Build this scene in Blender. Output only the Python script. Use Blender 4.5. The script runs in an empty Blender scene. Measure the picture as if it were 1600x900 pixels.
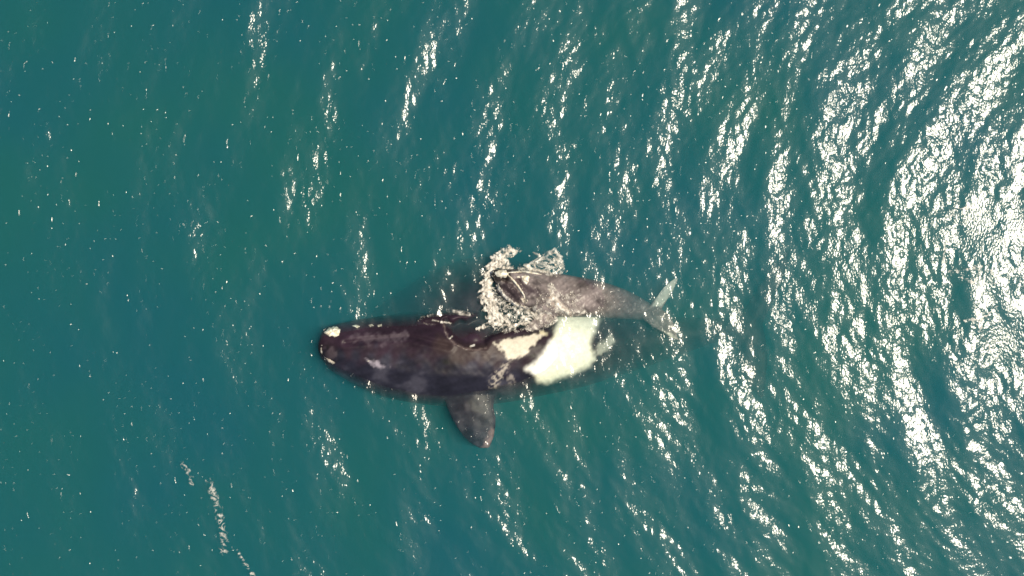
import bpy, math, random
import numpy as np
from mathutils import Vector
from mathutils.bvhtree import BVHTree
from mathutils import noise as mnoise

# ------------------------------------------------------------------ camera, sky, sun, exposure
S = bpy.context.scene
H = 60.0                     # drone height above the water, metres
PPM = 48.0                   # photograph pixels (of 1600) per metre on the water
COL = S.collection

cam_data = bpy.data.cameras.new('camera')
cam = bpy.data.objects.new('camera', cam_data)
COL.objects.link(cam)
cam.location = (0, 0, H)
cam.rotation_euler = (0, 0, 0)
cam_data.sensor_width = 36.0
cam_data.lens = 18.0 * H / (800.0 / PPM)
cam_data.clip_start = 0.5
cam_data.clip_end = 3000
S.camera = cam

SUN_DIR = Vector((22.2, 1.5, 60.0)).normalized()        # towards the sun
elev = math.asin(SUN_DIR.z)
world = bpy.data.worlds.new('World')
S.world = world
world.use_nodes = True
wn = world.node_tree
sky = wn.nodes.new('ShaderNodeTexSky')
sky.sky_type = 'NISHITA'
sky.sun_disc = False
sky.sun_elevation = elev
sky.sun_rotation = math.atan2(SUN_DIR.x, SUN_DIR.y)
bg = wn.nodes['Background']
bg.inputs['Strength'].default_value = 0.08
wn.links.new(sky.outputs['Color'], bg.inputs['Color'])

sd = bpy.data.lights.new('sun', 'SUN')
sd.energy = 5.0
sd.angle = math.radians(0.53)
sd.color = (1.0, 0.89, 0.71)
sun = bpy.data.objects.new('sun', sd)
COL.objects.link(sun)
sun.rotation_euler = SUN_DIR.to_track_quat('Z', 'Y').to_euler()
sun.location = SUN_DIR * 120

S.view_settings.view_transform = 'Standard'
S.view_settings.look = 'None'
S.view_settings.gamma = 1.0
S.view_settings.exposure = 0.35
S.view_settings.use_curve_mapping = False
S.render.engine = 'CYCLES'
S.cycles.use_denoising = True
S.cycles.filter_width = 1.6
S.cycles.max_bounces = 5
S.cycles.volume_bounces = 1
S.cycles.transparent_max_bounces = 16
S.cycles.caustics_reflective = False
S.cycles.caustics_refractive = False
S.cycles.sample_clamp_direct = 2.1      # the sensor saturates: glints stay warm cream instead of pure white
S.cycles.sample_clamp_indirect = 1.0

rng = np.random.default_rng(11)
random.seed(5)

# ------------------------------------------------------------------ helpers
def W(px, py, z=0.0):
    """point at height z that the photograph shows at pixel (px, py)"""
    k = (H - z) / H / PPM
    return np.array([(px - 800.0) * k, (450.0 - py) * k, z])

def smooth(a, b, x):
    t = np.clip((x - a) / (b - a), 0, 1)
    return t * t * (3 - 2 * t)

_ns = np.random.default_rng(3)
def make_noise(n, lam_lo, lam_hi):
    lam = np.exp(_ns.uniform(math.log(lam_lo), math.log(lam_hi), n))
    a = _ns.uniform(0, 2 * math.pi, n)
    ph = _ns.uniform(0, 2 * math.pi, n)
    k = 2 * math.pi / lam
    kx, ky = k * np.cos(a), k * np.sin(a)
    def f(x, y):
        r = np.zeros_like(x)
        for i in range(n):
            r += np.cos(kx[i] * x + ky[i] * y + ph[i])
        return r / math.sqrt(n / 2)
    return f

def mesh_np(name, V, F, mat=None, smooth_sh=True):
    me = bpy.data.meshes.new(name)
    V = np.asarray(V, dtype=np.float32); F = np.asarray(F, dtype=np.int32)
    n = F.shape[1]
    me.vertices.add(len(V)); me.vertices.foreach_set('co', V.ravel())
    me.loops.add(F.size); me.loops.foreach_set('vertex_index', F.ravel())
    me.polygons.add(len(F))
    me.polygons.foreach_set('loop_start', np.arange(0, F.size, n, dtype=np.int32))
    me.polygons.foreach_set('use_smooth', np.full(len(F), smooth_sh))
    me.update(calc_edges=True)
    if mat: me.materials.append(mat)
    return me

def link(name, me, parent=None, label=None, cat=None, group=None, kind=None):
    o = bpy.data.objects.new(name, me)
    COL.objects.link(o)
    if parent: o.parent = parent
    if label: o['label'] = label
    if cat: o['category'] = cat
    if group: o['group'] = group
    if kind: o['kind'] = kind
    return o

def mat_new(name):
    m = bpy.data.materials.new(name); m.use_nodes = True
    nt = m.node_tree
    return m, nt, nt.nodes, nt.links, nt.nodes.get('Principled BSDF')

# ------------------------------------------------------------------ sea
sm, nt, N, L, P = mat_new('sea_water')
N.remove(P)
out = N['Material Output']
tc = N.new('ShaderNodeTexCoord')
att = N.new('ShaderNodeAttribute'); att.attribute_name = 'ripple'
mp = N.new('ShaderNodeMapping'); mp.inputs['Scale'].default_value = (1.0, 0.62, 1.0)
L.new(tc.outputs['Object'], mp.inputs['Vector'])
n1 = N.new('ShaderNodeTexNoise'); n1.inputs['Scale'].default_value = 4.7; n1.inputs['Detail'].default_value = 0.0
n2 = N.new('ShaderNodeTexNoise'); n2.inputs['Scale'].default_value = 18.0; n2.inputs['Detail'].default_value = 1.0
for n in (n1, n2): L.new(mp.outputs['Vector'], n.inputs['Vector'])
b1 = N.new('ShaderNodeBump'); b1.inputs['Distance'].default_value = 0.032
b2 = N.new('ShaderNodeBump'); b2.inputs['Distance'].default_value = 0.0085
L.new(n1.outputs['Fac'], b1.inputs['Height']); L.new(n2.outputs['Fac'], b2.inputs['Height'])
L.new(att.outputs['Fac'], b1.inputs['Strength']); mxr = N.new('ShaderNodeMath'); mxr.operation = 'MAXIMUM'; mxr.inputs[1].default_value = 0.65; L.new(att.outputs['Fac'], mxr.inputs[0]); L.new(mxr.outputs[0], b2.inputs['Strength'])
L.new(b1.outputs['Normal'], b2.inputs['Normal'])
# scattered single wavelets, steeper than the rest, that flash on their own
n4 = N.new('ShaderNodeTexNoise'); n4.inputs['Scale'].default_value = 6.5; n4.inputs['Detail'].default_value = 0.0
L.new(mp.outputs['Vector'], n4.inputs['Vector'])
mr4 = N.new('ShaderNodeMapRange'); mr4.interpolation_type = 'SMOOTHSTEP'
mr4.inputs['From Min'].default_value = 0.665; mr4.inputs['From Max'].default_value = 0.83
L.new(n4.outputs['Fac'], mr4.inputs['Value'])
b3 = N.new('ShaderNodeBump'); b3.inputs['Distance'].default_value = 0.052; L.new(att.outputs['Fac'], b3.inputs['Strength'])
L.new(mr4.outputs[0], b3.inputs['Height']); L.new(b2.outputs['Normal'], b3.inputs['Normal'])
fr = N.new('ShaderNodeFresnel'); fr.inputs['IOR'].default_value = 1.33
gl = N.new('ShaderNodeBsdfGlossy'); gl.distribution = 'BECKMANN'; gl.inputs['Roughness'].default_value = 0.145
gl.inputs['Color'].default_value = (1, 1, 1, 1)
L.new(b3.outputs['Normal'], gl.inputs['Normal'])
gl2 = N.new('ShaderNodeBsdfGlossy'); gl2.distribution = 'BECKMANN'; gl2.inputs['Roughness'].default_value = 0.23
L.new(b2.outputs['Normal'], gl2.inputs['Normal'])
gl3 = N.new('ShaderNodeBsdfGlossy'); gl3.distribution = 'BECKMANN'; gl3.inputs['Roughness'].default_value = 0.36
mg1 = N.new('ShaderNodeMixShader'); mg1.inputs['Fac'].default_value = 0.03
L.new(gl.outputs[0], mg1.inputs[1]); L.new(gl2.outputs[0], mg1.inputs[2])
mg = N.new('ShaderNodeMixShader'); mg.inputs['Fac'].default_value = 0.11
L.new(mg1.outputs[0], mg.inputs[1]); L.new(gl3.outputs[0], mg.inputs[2])
tr = N.new('ShaderNodeBsdfTransparent')
# drifting plankton and silt: broad greener and bluer patches in the water
n3 = N.new('ShaderNodeTexNoise'); n3.inputs['Scale'].default_value = 0.13; n3.inputs['Detail'].default_value = 2.0; n3.inputs['Roughness'].default_value = 0.6
L.new(tc.outputs['Object'], n3.inputs['Vector'])
cr3 = N.new('ShaderNodeValToRGB')
cr3.color_ramp.elements[0].position = .36; cr3.color_ramp.elements[0].color = (.90, .95, 1.0, 1)
cr3.color_ramp.elements[1].position = .64; cr3.color_ramp.elements[1].color = (1.0, 1.0, .93, 1)
L.new(n3.outputs['Fac'], cr3.inputs[0]); L.new(cr3.outputs[0], tr.inputs['Color'])
mx = N.new('ShaderNodeMixShader')
L.new(fr.outputs[0], mx.inputs['Fac']); L.new(tr.outputs[0], mx.inputs[1]); L.new(mg.outputs[0], mx.inputs[2])
L.new(mx.outputs[0], out.inputs['Surface'])
# the water body itself: scatters green and blue, swallows red
vs = N.new('ShaderNodeVolumeScatter'); vs.inputs['Color'].default_value = (0.056, 0.418, 0.485, 1); vs.inputs['Density'].default_value = 0.55
va = N.new('ShaderNodeVolumeAbsorption'); va.inputs['Color'].default_value = (0.056, 0.418, 0.485, 1); va.inputs['Density'].default_value = 0.55
ad = N.new('ShaderNodeAddShader')
L.new(vs.outputs[0], ad.inputs[0]); L.new(va.outputs[0], ad.inputs[1])
L.new(ad.outputs[0], out.inputs['Volume'])  # VOL

wv = np.random.default_rng(21)
waves = []
def add_waves(n, lo, hi, spread, slope, a0=0.0):
    for i in range(n):
        lam = math.exp(wv.uniform(math.log(lo), math.log(hi)))
        a = a0 + wv.normal(0, spread)
        k = 2 * math.pi / lam
        waves.append((k * math.cos(a), k * math.sin(a), wv.uniform(0, 6.283), slope / k * math.sqrt(2.0 / n), lam))
add_waves(24, 1.2, 4.4, 0.34, 0.043)
add_waves(28, 0.5, 1.2, 0.55, 0.030)
add_waves(30, 0.22, 0.5, 0.8, 0.026)

# smooth slicks ("footprints") on the right: px, py, rx, ry
slicks = [(1530, 365, 30, 46), (1594, 352, 24, 40), (1536, 452, 36, 48), (1570, 535, 36, 42)]
gust = make_noise(14, 3.0, 9.0)
gust2 = make_noise(14, 1.0, 3.0)

def sea_height(x, y, fade=None):
    h = np.zeros_like(x); sl = np.zeros_like(x)
    cm = calm_mask(x, y)
    # the swell fans out in broad arcs, so crests lean both ways from the middle
    u = 36.0 - np.hypot(36.0 - x, y - 1.0)
    for kx, ky, ph, A, lam in waves:
        t = kx * u + ky * y + ph
        amp = A * (1 - 0.8 * cm) if lam < 1.0 else A
        h += amp * np.cos(t)
        if lam > 1.0: sl += -amp * kx * np.sin(t)
    return h, sl, cm

def calm_mask(x, y):
    px, py = x * PPM + 800, 450 - y * PPM
    wob = 0.25 * gust2(x * 1.7, y * 1.7)
    m = np.zeros_like(x)
    for cx, cy, rx, ry in slicks:
        d = np.sqrt(((px - cx) / rx) ** 2 + ((py - cy) / ry) ** 2) + wob
        m = np.maximum(m, 1 - smooth(0.6, 1.3, d))
    return m

def axis(half, step, far):
    a = list(np.arange(-half, half + step * 0.5, step))
    ext, d, p = [], step, half
    while p < far:
        d *= 1.35; p += d; ext.append(p)
    return np.array([-e for e in reversed(ext)] + a + ext)
gx, gy = axis(19.5, 0.05, 900), axis(11.5, 0.05, 900)
X, Y = np.meshgrid(gx, gy)
hh, sl, cm = sea_height(X.ravel(), Y.ravel())
fade = (1 - smooth(19.5, 24, np.abs(X.ravel()))) * (1 - smooth(11.5, 16, np.abs(Y.ravel())))
hh *= fade
nx, ny = len(gx), len(gy)
V = np.stack([X.ravel(), Y.ravel(), hh], 1)
ii = np.arange(nx * ny).reshape(ny, nx)
F = np.stack([ii[:-1, :-1], ii[:-1, 1:], ii[1:, 1:], ii[1:, :-1]], -1).reshape(-1, 4)
# close the body of water: sides and bottom
DEEP = -40.0
rim = np.concatenate([ii[0, :], ii[1:, -1], ii[-1, -2::-1], ii[-2:0:-1, 0]])
base = V[rim].copy(); base[:, 2] = DEEP
n0 = len(V); nr = len(rim)
V = np.concatenate([V, base, [[0, 0, DEEP]]])
j = np.arange(nr); j2 = (j + 1) % nr
side = np.stack([rim[j], n0 + j, n0 + j2, rim[j2]], 1)
bot = np.stack([n0 + j[0::2], np.full(len(j[0::2]), n0 + nr), n0 + (j[0::2] + 2) % nr, n0 + (j[0::2] + 1) % nr], 1) if nr % 2 == 0 else None
F = np.concatenate([F, side, bot])
me = mesh_np('sea', V, F, sm)
gs = gust(X.ravel(), Y.ravel()); g2 = gust2(X.ravel(), Y.ravel())
rip = 0.44 + 0.12 * gs + 0.18 * g2 - 4.4 * sl
rip = np.clip(rip, 0.12, 1.25) * (1 - 0.85 * cm)
a = me.attributes.new('ripple', 'FLOAT', 'POINT')
a.data.foreach_set('value', np.concatenate([rip, np.zeros(nr + 1)]).astype(np.float32))
sea = link('sea', me, kind='structure', label='teal sea with wind ripples and sun glitter on the right', cat='sea')
def sea_z(x, y): return sea_height(np.atleast_1d(np.asarray(x, float)), np.atleast_1d(np.asarray(y, float)))[0]

# ------------------------------------------------------------------ lofted bodies
def loft(rings, seg=48, power=2.4):
    """rings: (centre xyz, half-width vector xyz, half-height down, half-height up)"""
    V = []
    th = np.linspace(0, 2 * math.pi, seg, endpoint=False)
    c = np.sign(np.cos(th)) * np.abs(np.cos(th)) ** (2 / power)
    s = np.sign(np.sin(th)) * np.abs(np.sin(th)) ** (2 / power)
    for cen, wv_, hd, hu in rings:
        cen = np.array(cen); wv_ = np.array(wv_)
        p = cen[None] + c[:, None] * wv_[None]
        p[:, 2] += np.where(s > 0, s * hu, s * hd)
        V.append(p)
    n = len(rings)
    V = np.concatenate(V)
    idx = np.arange(n * seg).reshape(n, seg)
    F = []
    for i in range(n - 1):
        a, b = idx[i], idx[i + 1]
        F.append(np.stack([a, np.roll(a, -1), np.roll(b, -1), b], 1))
    F = np.concatenate(F).tolist()
    caps = [idx[0][::-1].tolist(), idx[-1].tolist()]
    return V, F + caps

def cat(parts):
    V, F, o = [], [], 0
    for v, f in parts:
        V.append(v); F += [[i + o for i in q] for q in f]; o += len(v)
    return np.concatenate(V), F

def interp_rows(rows, n):
    """smooth (Catmull-Rom) resampling of a table by its first column"""
    R = np.array(rows, float)
    t = np.linspace(0, len(R) - 1, n)
    o = []
    for u in t:
        i = min(int(u), len(R) - 2); f = u - i
        p0, p1, p2, p3 = R[max(i - 1, 0)], R[i], R[i + 1], R[min(i + 2, len(R) - 1)]
        o.append(0.5 * ((2 * p1) + (-p0 + p2) * f + (2 * p0 - 5 * p1 + 4 * p2 - p3) * f * f + (-p0 + 3 * p1 - 3 * p2 + p3) * f ** 3))
    return np.array(o)

def body_loft(rows, n=120, power=2.4, seg=64, wide=1.0):
    """rows: px, centre py, half-width px, z of the top, half-height m"""
    R = interp_rows(rows, n)
    C = np.array([W(r[0], r[1], r[3] - r[4]) for r in R])
    rings = []
    for i, r in enumerate(R):
        t = C[min(i + 1, n - 1)] - C[max(i - 1, 0)]
        nrm = np.array([-t[1], t[0], 0]); nrm /= np.linalg.norm(nrm) + 1e-9
        hw = max(r[2], 0.5) * wide / PPM
        rings.append((C[i], nrm * hw, max(r[4], .02), max(r[4], .02)))
    return loft(rings, seg, power)

def blade(rows, n=40, seg=28):
    """flat limb. rows: edge A px,py ; edge B px,py ; z of A ; z of B ; half thickness"""
    R = interp_rows(rows, n)
    rings = []
    for r in R:
        a = W(r[0], r[1], r[4]); b = W(r[2], r[3], r[5])
        c = (a + b) / 2; w = (b - a) / 2
        rings.append((c, w, max(r[6], .012), max(r[6], .012)))
    return loft(rings, seg, 1.9)

def weld(name, parts, voxel, smooth_it=4):
    """unite the closed parts into one continuous skin"""
    V, F = cat(parts)
    me = bpy.data.meshes.new(name + '_raw'); me.from_pydata(V.tolist(), [], F); me.update()
    o = bpy.data.objects.new(name + '_raw', me); COL.objects.link(o)
    m = o.modifiers.new('r', 'REMESH'); m.mode = 'VOXEL'; m.voxel_size = voxel; m.use_smooth_shade = True
    m2 = o.modifiers.new('s', 'SMOOTH'); m2.factor = 0.5; m2.iterations = smooth_it
    dg = bpy.context.evaluated_depsgraph_get()
    me2 = bpy.data.meshes.new_from_object(o.evaluated_get(dg))
    bpy.data.objects.remove(o); me2.name = name
    for p in me2.polygons: p.use_smooth = True
    return me2

def get_co(me):
    a = np.empty(len(me.vertices) * 3, np.float32); me.vertices.foreach_get('co', a)
    return a.reshape(-1, 3).astype(float)
def get_no(me):
    a = np.empty(len(me.vertices) * 3, np.float32); me.vertex_normals.foreach_get('vector', a)
    return a.reshape(-1, 3).astype(float)
def to_px(P):
    k = H / (H - P[:, 2]) * PPM
    return P[:, 0] * k + 800, 450 - P[:, 1] * k

def poly_dist(x, y, poly):
    """signed distance in px, negative inside"""
    P = np.array(poly, float); Q = np.roll(P, -1, 0)
    d = np.full(x.shape, 1e9); ins = np.zeros(x.shape, bool)
    for (ax, ay), (bx, by) in zip(P, Q):
        ex, ey = bx - ax, by - ay
        t = np.clip(((x - ax) * ex + (y - ay) * ey) / (ex * ex + ey * ey + 1e-9), 0, 1)
        d = np.minimum(d, np.hypot(x - ax - t * ex, y - ay - t * ey))
        c = ((ay > y) != (by > y)) & (x < (bx - ax) * (y - ay) / ((by - ay) + 1e-12) + ax)
        ins ^= c
    return np.where(ins, -d, d)

def line_dist(x, y, pts):
    d = np.full(x.shape, 1e9)
    for (ax, ay), (bx, by) in zip(pts[:-1], pts[1:]):
        ex, ey = bx - ax, by - ay
        t = np.clip(((x - ax) * ex + (y - ay) * ey) / (ex * ex + ey * ey + 1e-9), 0, 1)
        d = np.minimum(d, np.hypot(x - ax - t * ex, y - ay - t * ey))
    return d

pn_a, pn_b, pn_c = make_noise(16, 60, 200), make_noise(18, 16, 60), make_noise(20, 5, 16)   # lengths in px

def set_col(me, col):
    a = me.attributes.new('hide_colour', 'FLOAT_COLOR', 'POINT')
    c = np.concatenate([col, np.ones((len(col), 1))], 1).astype(np.float32)
    a.data.foreach_set('color', c.ravel())

def skin_mat(name, rough, bump):
    m, nt, N, L, P = mat_new(name)
    at = N.new('ShaderNodeAttribute'); at.attribute_name = 'hide_colour'
    tc = N.new('ShaderNodeTexCoord')
    n = N.new('ShaderNodeTexNoise'); n.inputs['Scale'].default_value = 9; n.inputs['Detail'].default_value = 6
    L.new(tc.outputs['Object'], n.inputs['Vector'])
    r = N.new('ShaderNodeMapRange'); r.inputs['From Min'].default_value = .3; r.inputs['From Max'].default_value = .7
    r.inputs['To Min'].default_value = .86; r.inputs['To Max'].default_value = 1.12
    L.new(n.outputs['Fac'], r.inputs['Value'])
    vm = N.new('ShaderNodeVectorMath'); vm.operation = 'SCALE'
    L.new(at.outputs['Color'], vm.inputs[0]); L.new(r.outputs[0], vm.inputs['Scale'])
    L.new(vm.outputs[0], P.inputs['Base Color'])
    P.inputs['Roughness'].default_value = rough
    P.inputs['Specular IOR Level'].default_value = 0.12
    b = N.new('ShaderNodeBump'); b.inputs['Strength'].default_value = 0.7; b.inputs['Distance'].default_value = bump
    n2 = N.new('ShaderNodeTexNoise'); n2.inputs['Scale'].default_value = 5; n2.inputs['Detail'].default_value = 5
    mp = N.new('ShaderNodeMapping'); mp.inputs['Scale'].default_value = (.6, 1.4, 1)
    L.new(tc.outputs['Object'], mp.inputs['Vector']); L.new(mp.outputs[0], n2.inputs['Vector'])
    L.new(n2.outputs['Fac'], b.inputs['Height']); L.new(b.outputs[0], P.inputs['Normal'])
    return m

def surface_probe(me):
    me.calc_loop_triangles()
    co = get_co(me)
    tri = np.empty(len(me.loop_triangles) * 3, np.int32); me.loop_triangles.foreach_get('vertices', tri)
    bv = BVHTree.FromPolygons(co.tolist(), tri.reshape(-1, 3).tolist())
    def z(x, y):
        hit = bv.ray_cast(Vector((x, y, 5)), Vector((0, 0, -1)))
        return hit[0].z if hit[0] else None
    return z

def callosity(parent, poly, height, mat, lump=0.35, seg=56, rings=9, name='callosity', skirt=0.05):
    """rough raised patch of thickened skin lying on a body"""
    P = np.array(poly, float); c = P.mean(0)
    zf = parent['_z']
    V, F = [], []
    th = np.linspace(0, 2 * math.pi, seg, endpoint=False)
    rad = []
    Q = np.roll(P, -1, 0)
    for t in th:
        d = np.array([math.cos(t), math.sin(t)]); best = 1.0
        for a, b in zip(P, Q):
            e = b - a; den = d[0] * e[1] - d[1] * e[0]
            if abs(den) < 1e-9: continue
            u = ((a - c)[0] * e[1] - (a - c)[1] * e[0]) / den
            s = ((a - c)[0] * d[1] - (a - c)[1] * d[0]) / den
            if u > 0 and -1e-6 <= s <= 1 + 1e-6: best = max(best, u)
        rad.append(best)
    rad = np.array(rad) * (1 + 0.09 * np.sin(th * 3 + c[0]) + 0.06 * np.sin(th * 8 + c[1]) + 0.03 * np.sin(th * 15))
    for k in range(rings + 1):
        f = k / rings
        for t, r in zip(th, rad):
            px, py = c[0] + math.cos(t) * r * f, c[1] + math.sin(t) * r * f
            w = W(px, py, 0)
            z = zf(w[0], w[1])
            if z is None: z = -0.25
            nz = mnoise.noise(Vector((px * .35, py * .35, 3))) * lump + mnoise.noise(Vector((px * .9, py * .9, 9))) * lump * .6
            hgt = height * (1 - f ** 3) * (1 + nz) - (skirt if k == rings else 0)
            V.append((w[0], w[1], z + hgt))
    for k in range(rings):
        for i in range(seg):
            i2 = (i + 1) % seg
            F.append((k * seg + i, k * seg + i2, (k + 1) * seg + i2, (k + 1) * seg + i))
    me = mesh_np(name, V, [f[::-1] for f in F], mat)
    return link(name, me, parent['_o'])

def strip(parent, pts, width, height, mat, name, n=60):
    """ragged raised ridge running over a body along a line of pixels"""
    R = interp_rows(pts, n)
    V, F = [], []
    m = 7
    for i in range(n):
        t = R[min(i + 1, n - 1)] - R[max(i - 1, 0)]
        q = np.array([-t[1], t[0]]); q /= np.linalg.norm(q)
        taper = math.sin(math.pi * min(max(i / (n - 1), .04), .96)) ** .4
        for k in range(m):
            u = k / (m - 1) * 2 - 1
            wd = width * taper * (1 + .5 * mnoise.noise(Vector((i * .35, u, width))))
            p = R[i] + q * u * wd
            w = W(p[0], p[1], 0); z = parent['_z'](w[0], w[1])
            if z is None: z = -.2
            hh_ = height * taper * (1 - u * u) * (1 + .6 * mnoise.noise(Vector((i * .5, k * .7, 1)))) - (0.02 if abs(u) > .99 else 0)
            V.append((w[0], w[1], z + hh_))
    for i in range(n - 1):
        for k in range(m - 1):
            F.append((i * m + k, i * m + k + 1, (i + 1) * m + k + 1, (i + 1) * m + k))
    me = mesh_np(name, V, F, mat)
    return link(name, me, parent['_o'])

def crust_mat(name, ca, cb, scale):
    m, nt, N, L, P = mat_new(name)
    tc = N.new('ShaderNodeTexCoord')
    n = N.new('ShaderNodeTexNoise'); n.inputs['Scale'].default_value = scale; n.inputs['Detail'].default_value = 4
    L.new(tc.outputs['Object'], n.inputs['Vector'])
    cr = N.new('ShaderNodeValToRGB')
    cr.color_ramp.elements[0].position = .38; cr.color_ramp.elements[0].color = (*ca, 1)
    cr.color_ramp.elements[1].position = .6; cr.color_ramp.elements[1].color = (*cb, 1)
    L.new(n.outputs['Fac'], cr.inputs[0]); L.new(cr.outputs[0], P.inputs['Base Color'])
    P.inputs['Roughness'].default_value = .75
    P.inputs['Specular IOR Level'].default_value = .25
    b = N.new('ShaderNodeBump'); b.inputs['Distance'].default_value = .03
    L.new(n.outputs['Fac'], b.inputs['Height']); L.new(b.outputs[0], P.inputs['Normal'])
    return m
crust = crust_mat('callosity_crust', (.50, .44, .32), (.80, .76, .64), 9)
crust_dim = crust_mat('callosity_crust_worn', (.16, .14, .12), (.50, .45, .37), 14)

# ------------------------------------------------------------------ the adult whale, belly up
adult_rows = [
    (497, 541, 5, -.04, .12), (503, 541, 20, .06, .32), (516, 541, 31, .13, .55), (540, 545, 41, .19, .78),
    (580, 552, 54, .27, 1.02), (620, 557, 62, .35, 1.22), (660, 559, 67, .42, 1.36), (700, 559, 71, .45, 1.48),
    (750, 556, 72, .40, 1.54), (800, 552, 70, .25, 1.5), (840, 548, 66, .12, 1.44), (880, 543, 63, -.02, 1.34),
    (920, 539, 58, -.18, 1.2), (960, 536, 49, -.58, 1.05), (1000, 533, 40, -.9, .9), (1050, 526, 30, -1.2, .72),
    (1100, 518, 21, -1.45, .55), (1140, 512, 14, -1.6, .4), (1175, 507, 8, -1.7, .25), (1190, 505, 5, -1.76, .15)]
parts = [body_loft(adult_rows, 150, 2.05, wide=1.09)]
# near flipper: a broad paddle hanging out below the body in the picture
parts.append(blade([(690, 590, 778, 590, -.35, -.35, .22), (692, 612, 776, 612, -.22, -.26, .2), (697, 634, 772, 634, -.15, -.2, .17),
                    (706, 655, 775, 652, -.14, -.19, .13), (716, 672, 775, 668, -.16, -.2, .10), (727, 686, 772, 683, -.2, -.23, .08),
                    (740, 696, 768, 695, -.24, -.26, .06), (750, 701, 763, 701, -.28, -.29, .04)]))
# far side of the rolled body, deeper in the water
parts.append(body_loft([(570, 520, 20, -1.5, .4), (620, 505, 42, -1.1, .6), (680, 488, 62, -.58, 1.2), (740, 473, 72, -.30, 1.6), (800, 473, 68, -.32, 1.6), (860, 490, 46, -.85, 1.0), (920, 515, 20, -1.2, .6)], 60, 2.0))
# rounded shoulder above it, awash
parts.append(body_loft([(652, 503, 4, -.02, .2), (665, 501, 9, .05, .35), (690, 501, 13, .07, .5), (720, 502, 16, .06, .6), (755, 505, 18, .03, .7), (790, 512, 18, -.05, .7), (815, 520, 10, -.15, .6)], 50, 2.2))
# flukes, deep
for tip in (-1, 1):
    if tip < 0:
        r = [(1150, 510, 1192, 506, -1.7, -1.72, .16), (1162, 485, 1204, 480, -1.72, -1.72, .13), (1180, 455, 1218, 452, -1.72, -1.72, .10),
             (1200, 425, 1229, 424, -1.72, -1.72, .07), (1220, 400, 1233, 400, -1.72, -1.72, .04), (1232, 388, 1236, 388, -1.72, -1.72, .02)]
    else:
        r = [(1150, 510, 1192, 506, -1.7, -1.72, .16), (1150, 535, 1198, 535, -1.72, -1.72, .13), (1155, 565, 1200, 562, -1.72, -1.72, .10),
             (1165, 592, 1198, 590, -1.72, -1.72, .07), (1180, 614, 1195, 612, -1.72, -1.72, .04), (1188, 624, 1192, 624, -1.72, -1.72, .02)]
    parts.append(blade(r))
ame = weld('adult_whale', parts, 0.045, 5)
co = get_co(ame); px, py = to_px(co); no = get_no(ame); up = smooth(-.1, .4, no[:, 2])
# relief: hollow where water pools by the folded flipper, throat crease, lumps
POOL = [(694, 500), (694, 514), (699, 526), (711, 536), (726, 543), (744, 545), (760, 541), (770, 528), (790, 521), (830, 512), (840, 490), (760, 480), (735, 494), (712, 497)]
d = poly_dist(px, py, POOL) + 1.5 * pn_b(px, py)
dz = -.36 * smooth(1, -11, d) * (1 - .45 * np.exp(-((px - 742) ** 2 + (py - 526) ** 2) / 14 ** 2)) + .015 * np.exp(-((d - 4) / 3.5) ** 2)
ld = line_dist(px, py, [(540, 536), (580, 530), (640, 526), (700, 540)])
dz += -.035 * np.exp(-(ld / 3.0) ** 2) + .04 * np.exp(-((ld - 8) / 5) ** 2)
ld2 = line_dist(px, py, [(520, 556), (580, 566), (650, 586), (760, 590)])
dz += .03 * np.exp(-(ld2 / 7.0) ** 2)
dz += .007 * pn_b(px * .5, py) + .0015 * pn_c(px, py)
co[:, 2] += dz * up
ame.vertices.foreach_set('co', co.astype(np.float32).ravel()); ame.update()
na, nb, nc = pn_a(px, py), pn_b(px, py), pn_c(px, py)
ns = pn_b(px * .38, py + .05 * px); nt_ = pn_c(px * .35, py * .9)
col = np.zeros((len(co), 3))
slate = np.array([.015, .015, .0245]); plum = np.array([.020, .0115, .0185]); brown = np.array([.036, .024, .023])
t = smooth(-14, 22, py - (548 + 0.06 * (px - 500)) + 6 * nb)[:, None]
col = plum * (1 - t) + slate * t
col *= (1 + .10 * ns + .07 * nt_ + .16 * na).clip(.35, 2)[:, None]
def blend(mask, c, k=1.0):
    global col
    m = (np.clip(mask, 0, 1) * k)[:, None]
    col = col * (1 - m) + np.asarray(c) * m
def pmask(poly, soft, rough_):
    return 1 - smooth(-soft, soft, poly_dist(px, py, poly) + rough_ * nb * .6 + rough_ * nc * .6)
blend((1 - smooth(4, 22, line_dist(px, py, [(690, 538), (720, 552), (760, 552), (790, 540)]) + 3 * nb)), brown, .85)
blend(pmask([(550, 526), (600, 522), (632, 520), (638, 526), (610, 534), (580, 536), (555, 532)], 5, 4), (.10, .08, .095), .45)  # pale sheen along the throat, painted into the hide colour
blend(pmask([(575, 562), (590, 566), (606, 574), (600, 577), (585, 572)], 3, 2), (.28, .25, .29), .9)  # whitish wet highlight, painted as a streak of colour
blend(smooth(.2, 2.2, na + .5 * ns + .3 * nt_) * t[:, 0], (.06, .058, .075), .5)
blend((1 - smooth(.5, 2.0, line_dist(px, py, [(694, 506), (695, 516), (700, 527), (712, 538), (727, 545), (744, 547), (759, 544)]) + .5 * nc)), (.25, .19, .17), .28)
WHITE = (.70, .70, .63)
blend(pmask([(772, 537), (800, 529), (830, 524), (862, 512), (872, 502), (858, 520), (842, 531), (830, 545), (811, 560), (793, 563), (786, 550)], 2.5, 2.2), (.50, .46, .37), .97)
blend(pmask([(876, 480), (940, 480), (936, 500), (928, 520), (922, 539), (928, 559), (921, 573), (899, 582), (871, 593), (852, 599), (842, 597), (838, 589), (821, 577), (838, 564), (854, 545), (866, 524)], 6.0, 0.9), WHITE, 1)
blend(pmask([(932, 540), (958, 524), (962, 534), (944, 552), (930, 558)], 4, 3), WHITE, .45)
blend(pmask([(800, 562), (792, 580), (776, 606), (764, 606), (766, 590), (780, 572)], 3, 5) * smooth(-1.2, .6, nb + nc), (.36, .32, .27), .9)
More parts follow.
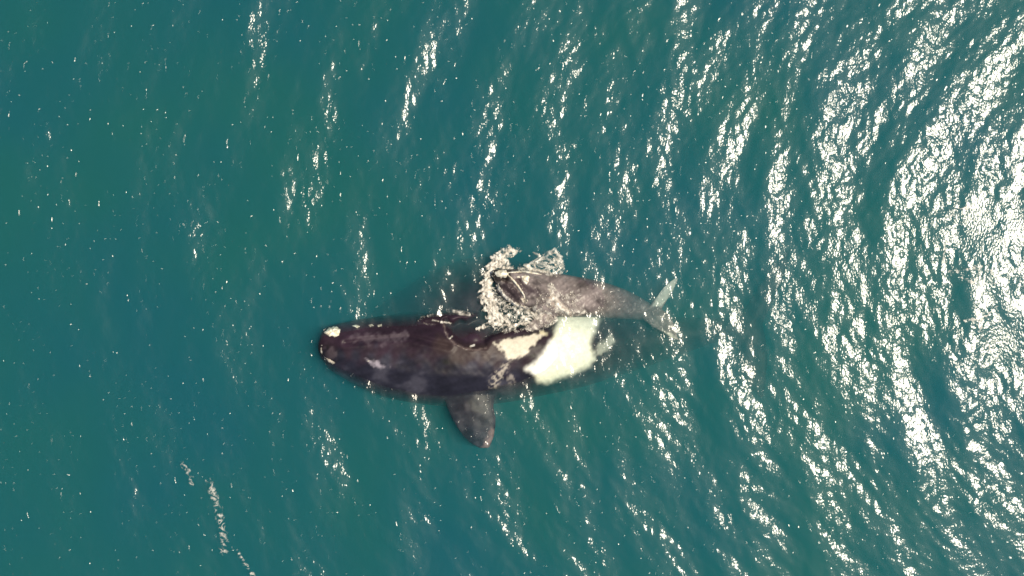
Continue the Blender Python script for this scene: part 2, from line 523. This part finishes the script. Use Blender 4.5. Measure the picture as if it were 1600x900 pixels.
blend(pmask([(798, 585), (808, 590), (806, 600), (797, 598)], 3, 3), (.3, .27, .24), .6)
blend(pmask([(508, 545), (530, 548), (528, 562), (512, 560)], 5, 3), (.10, .08, .09), .35)
# flipper: grey smears, then pinkish light on the trailing tip, painted in
fl = smooth(622, 636, py)
blend(fl * smooth(.0, 2.0, pn_b(px, py * .5) + .5 * nt_), (.055, .052, .066), .6)
blend(pmask([(752, 701), (765, 701), (775, 672), (770, 668), (760, 688)], 3, 2), (.20, .14, .14), .8)
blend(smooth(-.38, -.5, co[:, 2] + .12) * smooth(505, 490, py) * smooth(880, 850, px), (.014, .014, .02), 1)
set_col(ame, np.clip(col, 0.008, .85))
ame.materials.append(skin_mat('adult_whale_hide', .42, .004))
adult = link('adult_whale', ame, label='big dark whale rolled belly up with white belly patches and one flipper out', cat='whale', group='whale pair at the surface')
AD = {'_o': adult, '_z': surface_probe(ame)}
callosity(AD, [(506, 519), (512, 511), (524, 510), (533, 513), (532, 521), (525, 527), (514, 526)], .12, crust)
callosity(AD, [(508, 558), (516, 561), (524, 566), (521, 570), (511, 565)], .06, crust_dim)
callosity(AD, [(549, 509), (556, 507), (563, 510), (558, 513)], .05, crust)
callosity(AD, [(574, 508), (581, 506), (584, 509), (578, 511)], .04, crust_dim)
callosity(AD, [(588, 508), (596, 506), (597, 510), (590, 511)], .03, crust_dim)

# ------------------------------------------------------------------ the calf
calf_rows = [
    (771, 429, 4, .12, .12), (775, 430, 9, .24, .22), (785, 434, 14, .33, .32), (800, 440, 21, .41, .45),
    (820, 449, 28, .45, .55), (845, 457, 33, .44, .62), (870, 461, 34, .38, .65), (900, 464, 32, .27, .62),
    (930, 467, 29, .08, .56), (960, 473, 26, -.16, .5), (985, 479, 21, -.38, .42), (1005, 485, 16, -.52, .34),
    (1022, 490, 11, -.6, .24), (1038, 493, 7, -.64, .1)]
cparts = [body_loft(calf_rows, 110, 2.3)]
# the great lower lip bulging out beside the narrow upper jaw
cparts.append(body_loft([(779, 445, 5, .1, .12), (785, 450, 11, .22, .3), (796, 457, 14, .27, .4), (808, 465, 14, .27, .42), (820, 473, 11, .2, .4), (832, 478, 7, .08, .3)], 50, 2.2))
# narrow upper jaw ridge
cparts.append(body_loft([(768, 428, 3, .16, .1), (773, 428, 6.5, .32, .2), (785, 428, 7.5, .42, .3), (800, 430, 8, .49, .35), (820, 434, 9, .52, .4), (845, 442, 8, .5, .4), (865, 450, 5, .42, .4)], 50, 2.2))
# near flipper half hidden in the splash
cparts.append(blade([(850, 480, 878, 484, .0, .0, .09), (842, 490, 868, 498, -.02, -.02, .08), (832, 500, 856, 508, -.03, 0, .06), (824, 508, 840, 515, 0, .02, .04), (819, 514, 828, 517, 0, 0, .02)]))
# flukes: far lobe seen nearly edge on, near lobe flatter
cparts.append(blade([(1008, 482, 1032, 493, -.62, -.64, .08), (1017, 474, 1034, 484, -.6, -.66, .06), (1027, 462, 1043, 469, -.56, -.66, .05), (1037, 449, 1052, 454, -.52, -.62, .04), (1047, 440, 1057, 443, -.5, -.58, .03), (1056, 434, 1060, 435, -.5, -.52, .015)]))
cparts.append(blade([(996, 490, 1030, 482, -.58, -.62, .09), (1008, 502, 1044, 489, -.6, -.62, .07), (1022, 512, 1051, 500, -.55, -.56, .055), (1036, 520, 1055, 512, -.46, -.44, .04), (1048, 527, 1058, 523, -.36, -.34, .03), (1059, 532, 1062, 531, -.28, -.28, .015)]))
cme = weld('whale_calf', cparts, 0.026, 4)
co = get_co(cme); px, py = to_px(co); no = get_no(cme); up = smooth(-.1, .4, no[:, 2])
na, nb, nc = pn_a(px, py), pn_b(px, py), pn_c(px, py)
dz = .012 * nb + .012 * nc
ld = line_dist(px, py, [(786, 437), (800, 442), (812, 456), (820, 470)])
dz += -.10 * np.exp(-(ld / 2.6) ** 2)
ld = line_dist(px, py, [(806, 432), (816, 446), (830, 458)])
dz += -.05 * np.exp(-(ld / 3.0) ** 2)
co[:, 2] += dz * up
cme.vertices.foreach_set('co', co.astype(np.float32).ravel()); cme.update()
grey = np.array([.15, .127, .122]); dk = np.array([.036, .026, .030])
t = smooth(-10, 10, 470 - (px - 900) * -.02 - py + 5 * nb)[:, None]
col = np.ones((len(co), 3)) * grey * (1 + .2 * pn_b(px * .5, py) + .12 * pn_c(px * .4, py))[:, None].clip(.4, 2)
blend(smooth(900, 990, px), (.10, .088, .094), .75)
blend(smooth(1012, 1022, px) * smooth(490, 496, py), (.16, .15, .155), .8)
blend(pmask([(780, 447), (790, 441), (802, 444), (812, 456), (819, 472), (806, 474), (792, 464)], 2, 2), dk, .9)
blend(pmask([(803, 436), (814, 434), (824, 446), (842, 452), (843, 460), (822, 461), (813, 452)], 3, 2), dk * 1.25, .85)
blend(pmask([(766, 419), (778, 418), (800, 421), (796, 438), (780, 440), (768, 440)], 2, 1), (.022, .018, .018), .95)
blend(1 - smooth(2, 6, line_dist(px, py, [(862, 462), (870, 476), (890, 490)]) + 2 * nc), (.33, .27, .22), .7)
blend(pmask([(905, 430), (945, 438), (935, 446), (905, 440)], 4, 3), (.07, .05, .06), .8)
blend(pmask([(1018, 478), (1030, 455), (1046, 436), (1060, 434), (1054, 455), (1034, 478)], 2, 1), (.42, .44, .40), .9)
blend(pmask([(1036, 516), (1050, 522), (1064, 533), (1054, 531), (1040, 522)], 2, 1), (.5, .5, .46), .9)
set_col(cme, np.clip(col, .01, .8))
cme.materials.append(skin_mat('calf_hide', .36, .006))
calf = link('whale_calf', cme, label='small grey brown calf with pale crusted snout splashing beside the big whale', cat='whale', group='whale pair at the surface')
CA = {'_o': calf, '_z': surface_probe(cme)}
callosity(CA, [(773, 425), (780, 421), (791, 422), (797, 427), (792, 434), (780, 434), (774, 431)], .06, crust, rings=7, seg=40, skirt=.03)
callosity(CA, [(814, 431), (821, 429), (828, 432), (826, 441), (822, 445), (816, 440)], .05, crust, rings=6, seg=36, skirt=.03)
callosity(CA, [(806, 432), (812, 431), (813, 434), (808, 435)], .03, crust, rings=5, seg=28, skirt=.02)
callosity(CA, [(813, 466), (820, 465), (826, 470), (823, 475), (815, 473)], .04, crust_dim, rings=6, seg=32, skirt=.03)
strip(CA, [(794, 430), (800, 436), (807, 444), (813, 453), (818, 461), (820, 468)], 1.9, .04, crust, 'lip_ridge')
strip(CA, [(794, 426), (806, 425), (818, 424), (832, 426), (846, 429)], 1.7, .03, crust, 'brow_ridge')

# ------------------------------------------------------------------ foam and splash
def foam_mat(name, c0, c1):
    m, nt, N, L, P = mat_new(name)
    tc = N.new('ShaderNodeTexCoord')
    n = N.new('ShaderNodeTexNoise'); n.inputs['Scale'].default_value = 4; n.inputs['Detail'].default_value = 5
    L.new(tc.outputs['Object'], n.inputs['Vector'])
    cr = N.new('ShaderNodeValToRGB')
    cr.color_ramp.elements[0].position = .35; cr.color_ramp.elements[0].color = (*c0, 1)
    cr.color_ramp.elements[1].position = .65; cr.color_ramp.elements[1].color = (*c1, 1)
    L.new(n.outputs['Fac'], cr.inputs[0]); L.new(cr.outputs[0], P.inputs['Base Color'])
    P.inputs['Roughness'].default_value = .5
    return m
foam_m = foam_mat('splash_foam', (.42, .37, .29), (.80, .75, .64))
foam_pale = foam_mat('thin_foam', (.42, .38, .33), (.66, .62, .55))

_t = (1 + 5 ** .5) / 2
ICO_V = np.array([(-1, _t, 0), (1, _t, 0), (-1, -_t, 0), (1, -_t, 0), (0, -1, _t), (0, 1, _t), (0, -1, -_t), (0, 1, -_t), (_t, 0, -1), (_t, 0, 1), (-_t, 0, -1), (-_t, 0, 1)]) / math.hypot(1, _t)
ICO_F = np.array([(0, 11, 5), (0, 5, 1), (0, 1, 7), (0, 7, 10), (0, 10, 11), (1, 5, 9), (5, 11, 4), (11, 10, 2), (10, 7, 6), (7, 1, 8), (3, 9, 4), (3, 4, 2), (3, 2, 6), (3, 6, 8), (3, 8, 9), (4, 9, 5), (2, 4, 11), (6, 2, 10), (8, 6, 7), (9, 8, 1)])

def ground_z(x, y):
    z = sea_z(x, y)
    for pr in (AD['_z'], CA['_z']):
        for i in range(len(x)):
            q = pr(x[i], y[i])
            if q is not None and q > z[i]: z[i] = q
    return z

def flecks(name, pxy, size, flat, mat, lift=0.01, **kw):
    """many small irregular lumps of froth in one mesh"""
    n = len(pxy)
    p = np.array([W(a, b, 0.05) for a, b in pxy])
    z = ground_z(p[:, 0], p[:, 1])
    sc = size * np.exp(rng.normal(0, .45, n))
    el = np.exp(rng.normal(0, .35, n)); an = rng.uniform(0, 6.283, n)
    V = ICO_V[None] * (1 + rng.normal(0, .22, (n, 12, 1)))
    x, y = V[..., 0] * (sc * el)[:, None], V[..., 1] * (sc / el)[:, None]
    c, s = np.cos(an)[:, None], np.sin(an)[:, None]
    lz = lift(pxy) if callable(lift) else np.full(n, lift)
    Vw = np.stack([p[:, 0][:, None] + x * c - y * s, p[:, 1][:, None] + x * s + y * c,
                   (z + lz * rng.uniform(0, 1, n))[:, None] + V[..., 2] * (sc * flat)[:, None]], -1).reshape(-1, 3)
    F = (ICO_F[None] + (np.arange(n) * 12)[:, None, None]).reshape(-1, 3)
    return link(name, mesh_np(name, Vw, F, mat), kind='stuff', **kw)

HEAD = [(770, 423), (780, 420), (806, 422), (850, 428), (862, 446), (850, 470), (828, 476), (814, 474), (800, 468), (786, 456), (777, 442)]
def scatter(poly, n, dens=None):
    P = np.array(poly, float); lo, hi = P.min(0), P.max(0)
    out_ = []
    while len(out_) < n:
        q = rng.uniform(lo, hi, (4000, 2))
        d = poly_dist(q[:, 0], q[:, 1], poly)
        k = smooth(4, -5, d + 2.5 * pn_c(q[:, 0], q[:, 1]))
        if dens is not None: k = k * dens(q[:, 0], q[:, 1])
        k = k * smooth(-1, 3, poly_dist(q[:, 0], q[:, 1], HEAD))
        q = q[rng.uniform(0, 1, len(q)) < k]
        out_ += q.tolist()
    return out_[:n]

fine = make_noise(20, 4, 11)
lace = lambda x, y: np.clip(np.exp(-(fine(x, y) / .55) ** 2), .02, 1)          # thin winding threads
clump = lambda x, y: smooth(-.3, .9, fine(x, y) + .4 * pn_b(x, y))
crescent = [(812, 391), (798, 385), (784, 388), (770, 400), (760, 420), (752, 446), (750, 466), (757, 482), (764, 500), (750, 512), (772, 512), (790, 506), (800, 494),
            (784, 486), (776, 470), (770, 450), (768, 434), (772, 424), (790, 419), (796, 410), (792, 402), (803, 398)]

def foam_sheet_mat(name, c0, c1, scale):
    m, nt, N, L, P = mat_new(name)
    out = N['Material Output']
    tc = N.new('ShaderNodeTexCoord'); at = N.new('ShaderNodeAttribute'); at.attribute_name = 'froth'
    n1 = N.new('ShaderNodeTexNoise'); n1.inputs['Scale'].default_value = scale; n1.inputs['Detail'].default_value = 3; n1.inputs['Distortion'].default_value = 1.6
    n2 = N.new('ShaderNodeTexNoise'); n2.inputs['Scale'].default_value = scale * 2.6; n2.inputs['Detail'].default_value = 2.5
    for n in (n1, n2): L.new(tc.outputs['Object'], n.inputs['Vector'])
    def math_(op, a, b):
        k = N.new('ShaderNodeMath'); k.operation = op
        for i, v in enumerate((a, b)):
            if isinstance(v, (int, float)): k.inputs[i].default_value = v
            elif v is not None: L.new(v, k.inputs[i])
        return k.outputs[0]
    ridge = math_('SUBTRACT', 1.0, math_('MULTIPLY', math_('ABSOLUTE', math_('SUBTRACT', n1.outputs['Fac'], .5), None), 4.5))
    v = math_('ADD', math_('MULTIPLY', ridge, .60), math_('MULTIPLY', n2.outputs['Fac'], .40))
    v = math_('ADD', v, at.outputs['Fac'])
    mr = N.new('ShaderNodeMapRange'); mr.interpolation_type = 'SMOOTHSTEP'
    mr.inputs['From Min'].default_value = .80; mr.inputs['From Max'].default_value = 1.36
    mr.inputs['To Max'].default_value = .86
    L.new(v, mr.inputs['Value'])
    cr = N.new('ShaderNodeValToRGB')
    cr.color_ramp.elements[0].position = .36; cr.color_ramp.elements[0].color = (*c0, 1)
    cr.color_ramp.elements[1].position = .62; cr.color_ramp.elements[1].color = (*c1, 1)
    L.new(n2.outputs['Fac'], cr.inputs[0]); L.new(cr.outputs[0], P.inputs['Base Color'])
    P.inputs['Roughness'].default_value = .4
    bp = N.new('ShaderNodeBump'); bp.inputs['Distance'].default_value = .018
    L.new(n2.outputs['Fac'], bp.inputs['Height']); L.new(bp.outputs[0], P.inputs['Normal'])
    L.new(mr.outputs[0], P.inputs['Alpha'])
    return m
froth_m = foam_sheet_mat('splash_froth', (.38, .345, .29), (.76, .72, .64), 2.4)
wisp_m = foam_sheet_mat('thin_wisp', (.48, .44, .40), (.72, .67, .60), 3.6)

def drape(name, box, step, dens, lift, mat, **kw):
    """a thin sheet of froth lying on the water and on whatever rises from it; bare parts are cut away"""
    x0, y0, x1, y1 = box
    gx = np.arange(x0, x1, step); gy = np.arange(y0, y1, step)
    A, B = np.meshgrid(gx, gy)
    a_, b_ = A.ravel(), B.ravel()
    d = dens(a_, b_)
    wx, wy = (a_ - 800) / PPM, (450 - b_) / PPM
    z = sea_z(wx, wy)
    keep = d > .10
    for i in np.nonzero(keep)[0]:
        for pr in (AD['_z'], CA['_z']):
            q = pr(wx[i], wy[i])
            if q is not None and q > z[i]: z[i] = q
    z = z + .012 + lift(a_, b_, d)
    ii = np.arange(len(a_)).reshape(A.shape)
    F = np.stack([ii[1:, :-1], ii[1:, 1:], ii[:-1, 1:], ii[:-1, :-1]], -1).reshape(-1, 4)
    F = F[keep[F].all(1)]
    used = np.unique(F); mp_ = np.full(len(a_), -1); mp_[used] = np.arange(len(used))
    me = mesh_np(name, np.stack([wx, wy, z], 1)[used], mp_[F], mat)
    at = me.attributes.new('froth', 'FLOAT', 'POINT'); at.data.foreach_set('value', d[used].astype(np.float32))
    return link(name, me, kind='stuff', **kw)

def area(x, y, poly, v, soft=6):
    return v * smooth(soft, -soft, poly_dist(x, y, poly) + 2 * pn_c(x, y))
def trail(x, y, pts, v, w):
    return v * np.exp(-(line_dist(x, y, pts) / w) ** 2)
def froth(x, y):
    d = area(x, y, crescent, .66)
    for q in (
        area(x, y, [(768, 440), (786, 462), (806, 480), (826, 486), (806, 504), (774, 504), (762, 470)], .30),
        area(x, y, [(806, 420), (834, 408), (858, 396), (876, 402), (884, 430), (850, 426)], .34),
        trail(x, y, [(812, 421), (835, 412), (850, 402), (866, 392), (874, 402), (878, 418)], .46, 5),
        trail(x, y, [(835, 394), (842, 399), (847, 403)], .6, 2.5),
        trail(x, y, [(820, 420), (845, 422), (868, 430)], .55, 5),
        area(x, y, [(768, 510), (800, 503), (838, 498), (874, 488), (868, 506), (838, 517), (800, 522), (770, 516)], .34),
        trail(x, y, [(746, 513), (760, 510), (775, 507), (800, 509), (822, 505)], .75, 3),
        area(x, y, [(806, 482), (830, 476), (862, 484), (868, 502), (836, 510), (812, 504)], .40),
        area(x, y, [(828, 462), (862, 452), (915, 456), (914, 488), (880, 497), (850, 488)], .27, 9),
        trail(x, y, [(860, 452), (866, 468), (874, 482), (892, 491), (912, 487)], .66, 4),
        trail(x, y, [(840, 442), (856, 446), (866, 452)], .45, 6),
        trail(x, y, [(778, 446), (786, 461), (800, 473), (814, 479), (826, 482)], .85, 3),
        trail(x, y, [(770, 417), (784, 417), (800, 419)], .6, 3.5),
    ): d = np.maximum(d, q)
    return d * smooth(-2.5, 2.0, poly_dist(x, y, HEAD))
HEAD = [(770, 423), (780, 420), (806, 422), (850, 428), (858, 440), (848, 458), (830, 470), (814, 471), (800, 465), (786, 454), (777, 442)]
drape('splash_foam', (738, 376, 926, 530), .75, froth,
      lambda x, y, d: np.clip(d - .3, 0, 1) * (.07 + .05 * fine(x, y) + .05 * pn_c(x, y)).clip(0, .3), froth_m,
      label='lacy cream white splash foam churned up round the calf', cat='foam')
# loose spray thrown out at the rim of the splash
def rim_pts(n):
    o = []
    while len(o) < n:
        q = rng.uniform((742, 378), (900, 520), (3000, 2))
        d = froth(q[:, 0], q[:, 1])
        k = np.exp(-((d - .3) / .14) ** 2) * .6 + smooth(.5, .7, d) * .12
        o += q[rng.uniform(0, 1, len(q)) < k].tolist()
    return o[:n]
flecks('sea_spray', rim_pts(450), .011, .6, foam_m, .12, label='tiny white droplets of spray along the rim of the splash', cat='spray')

# broken white water along the big whale's waterline
def waterline(x, y):
    d = np.zeros_like(x)
    for pts_, v, w in (([(655, 501), (659, 496), (668, 494), (679, 491)], .24, 3.0), ([(657, 503), (668, 507), (680, 508)], .18, 3.0),
                       ([(676, 500), (688, 503), (704, 505)], .45, 2), ([(702, 484), (716, 488), (736, 492)], .30, 5),
                       ([(694, 505), (695, 516), (700, 527), (712, 538), (727, 545), (744, 547), (759, 544)], .16, 1.8),
                       ([(735, 541), (741, 539)], .8, 1.6), ([(704, 528), (707, 525)], .7, 1.5),
                       ([(503, 540), (502, 546), (503, 552)], .55, 1.5),
                       ([(577, 564), (584, 567)], .3, 3)):  # last dash: the wet highlight on the belly, drawn as froth
        d = np.maximum(d, trail(x, y, pts_, v, w))
    return d
drape('waterline_foam', (496, 478, 770, 582), .75, waterline, lambda x, y, d: 0 * x, froth_m,
      label='broken white lines of water washing along the dark back of the big whale', cat='foam')

# thin drifting foam streaks, lower left
def streak(line, w, v, label):
    P_ = np.array(line); lo, hi = P_.min(0) - 4 * w, P_.max(0) + 4 * w
    drape('foam_streak', (lo[0], lo[1], hi[0], hi[1]), .9, lambda x, y: trail(x + 1.2 * pn_c(x, y), y, line, v, w), lambda x, y, d: 0 * x, wisp_m,
          label=label, cat='foam', group='drifting foam streaks')
streak([(326, 752), (334, 772), (341, 792), (345, 815), (351, 840), (349, 862)], 6.5, .34, 'longest pale foam streak drifting at the lower left')
streak([(284, 724), (292, 733), (297, 745), (299, 756)], 4.0, .30, 'short faint foam streak left of the longest one')
streak([(371, 860), (380, 875), (390, 890), (400, 903)], 3.4, .34, 'thin foam streak at the lower edge, right of the longest one')
# foam threads over the smooth slicks at the right
threads = [[(1483, 425), (1510, 421), (1530, 416), (1546, 421)], [(1527, 418), (1529, 430), (1523, 440)], [(1506, 500), (1535, 499), (1560, 478)],
           [(1478, 342), (1498, 327), (1526, 322)], [(1504, 434), (1522, 443)], [(1528, 500), (1536, 528), (1562, 562)], [(1552, 530), (1572, 540), (1578, 516)],
           [(1474, 412), (1476, 390), (1482, 372)], [(1546, 420), (1556, 440), (1548, 446)]]
def thread_d(x, y):
    d = np.zeros_like(x)
    for t_ in threads: d = np.maximum(d, trail(x + 1.5 * pn_c(x, y), y + 1.5 * pn_c(y, x), t_, .42, 2.2))
    return d
drape('foam_threads', (1465, 312, 1600, 575), .9, thread_d, lambda x, y, d: 0 * x, wisp_m,
      label='thin pale foam threads across the smooth dark slicks at the right', cat='foam')
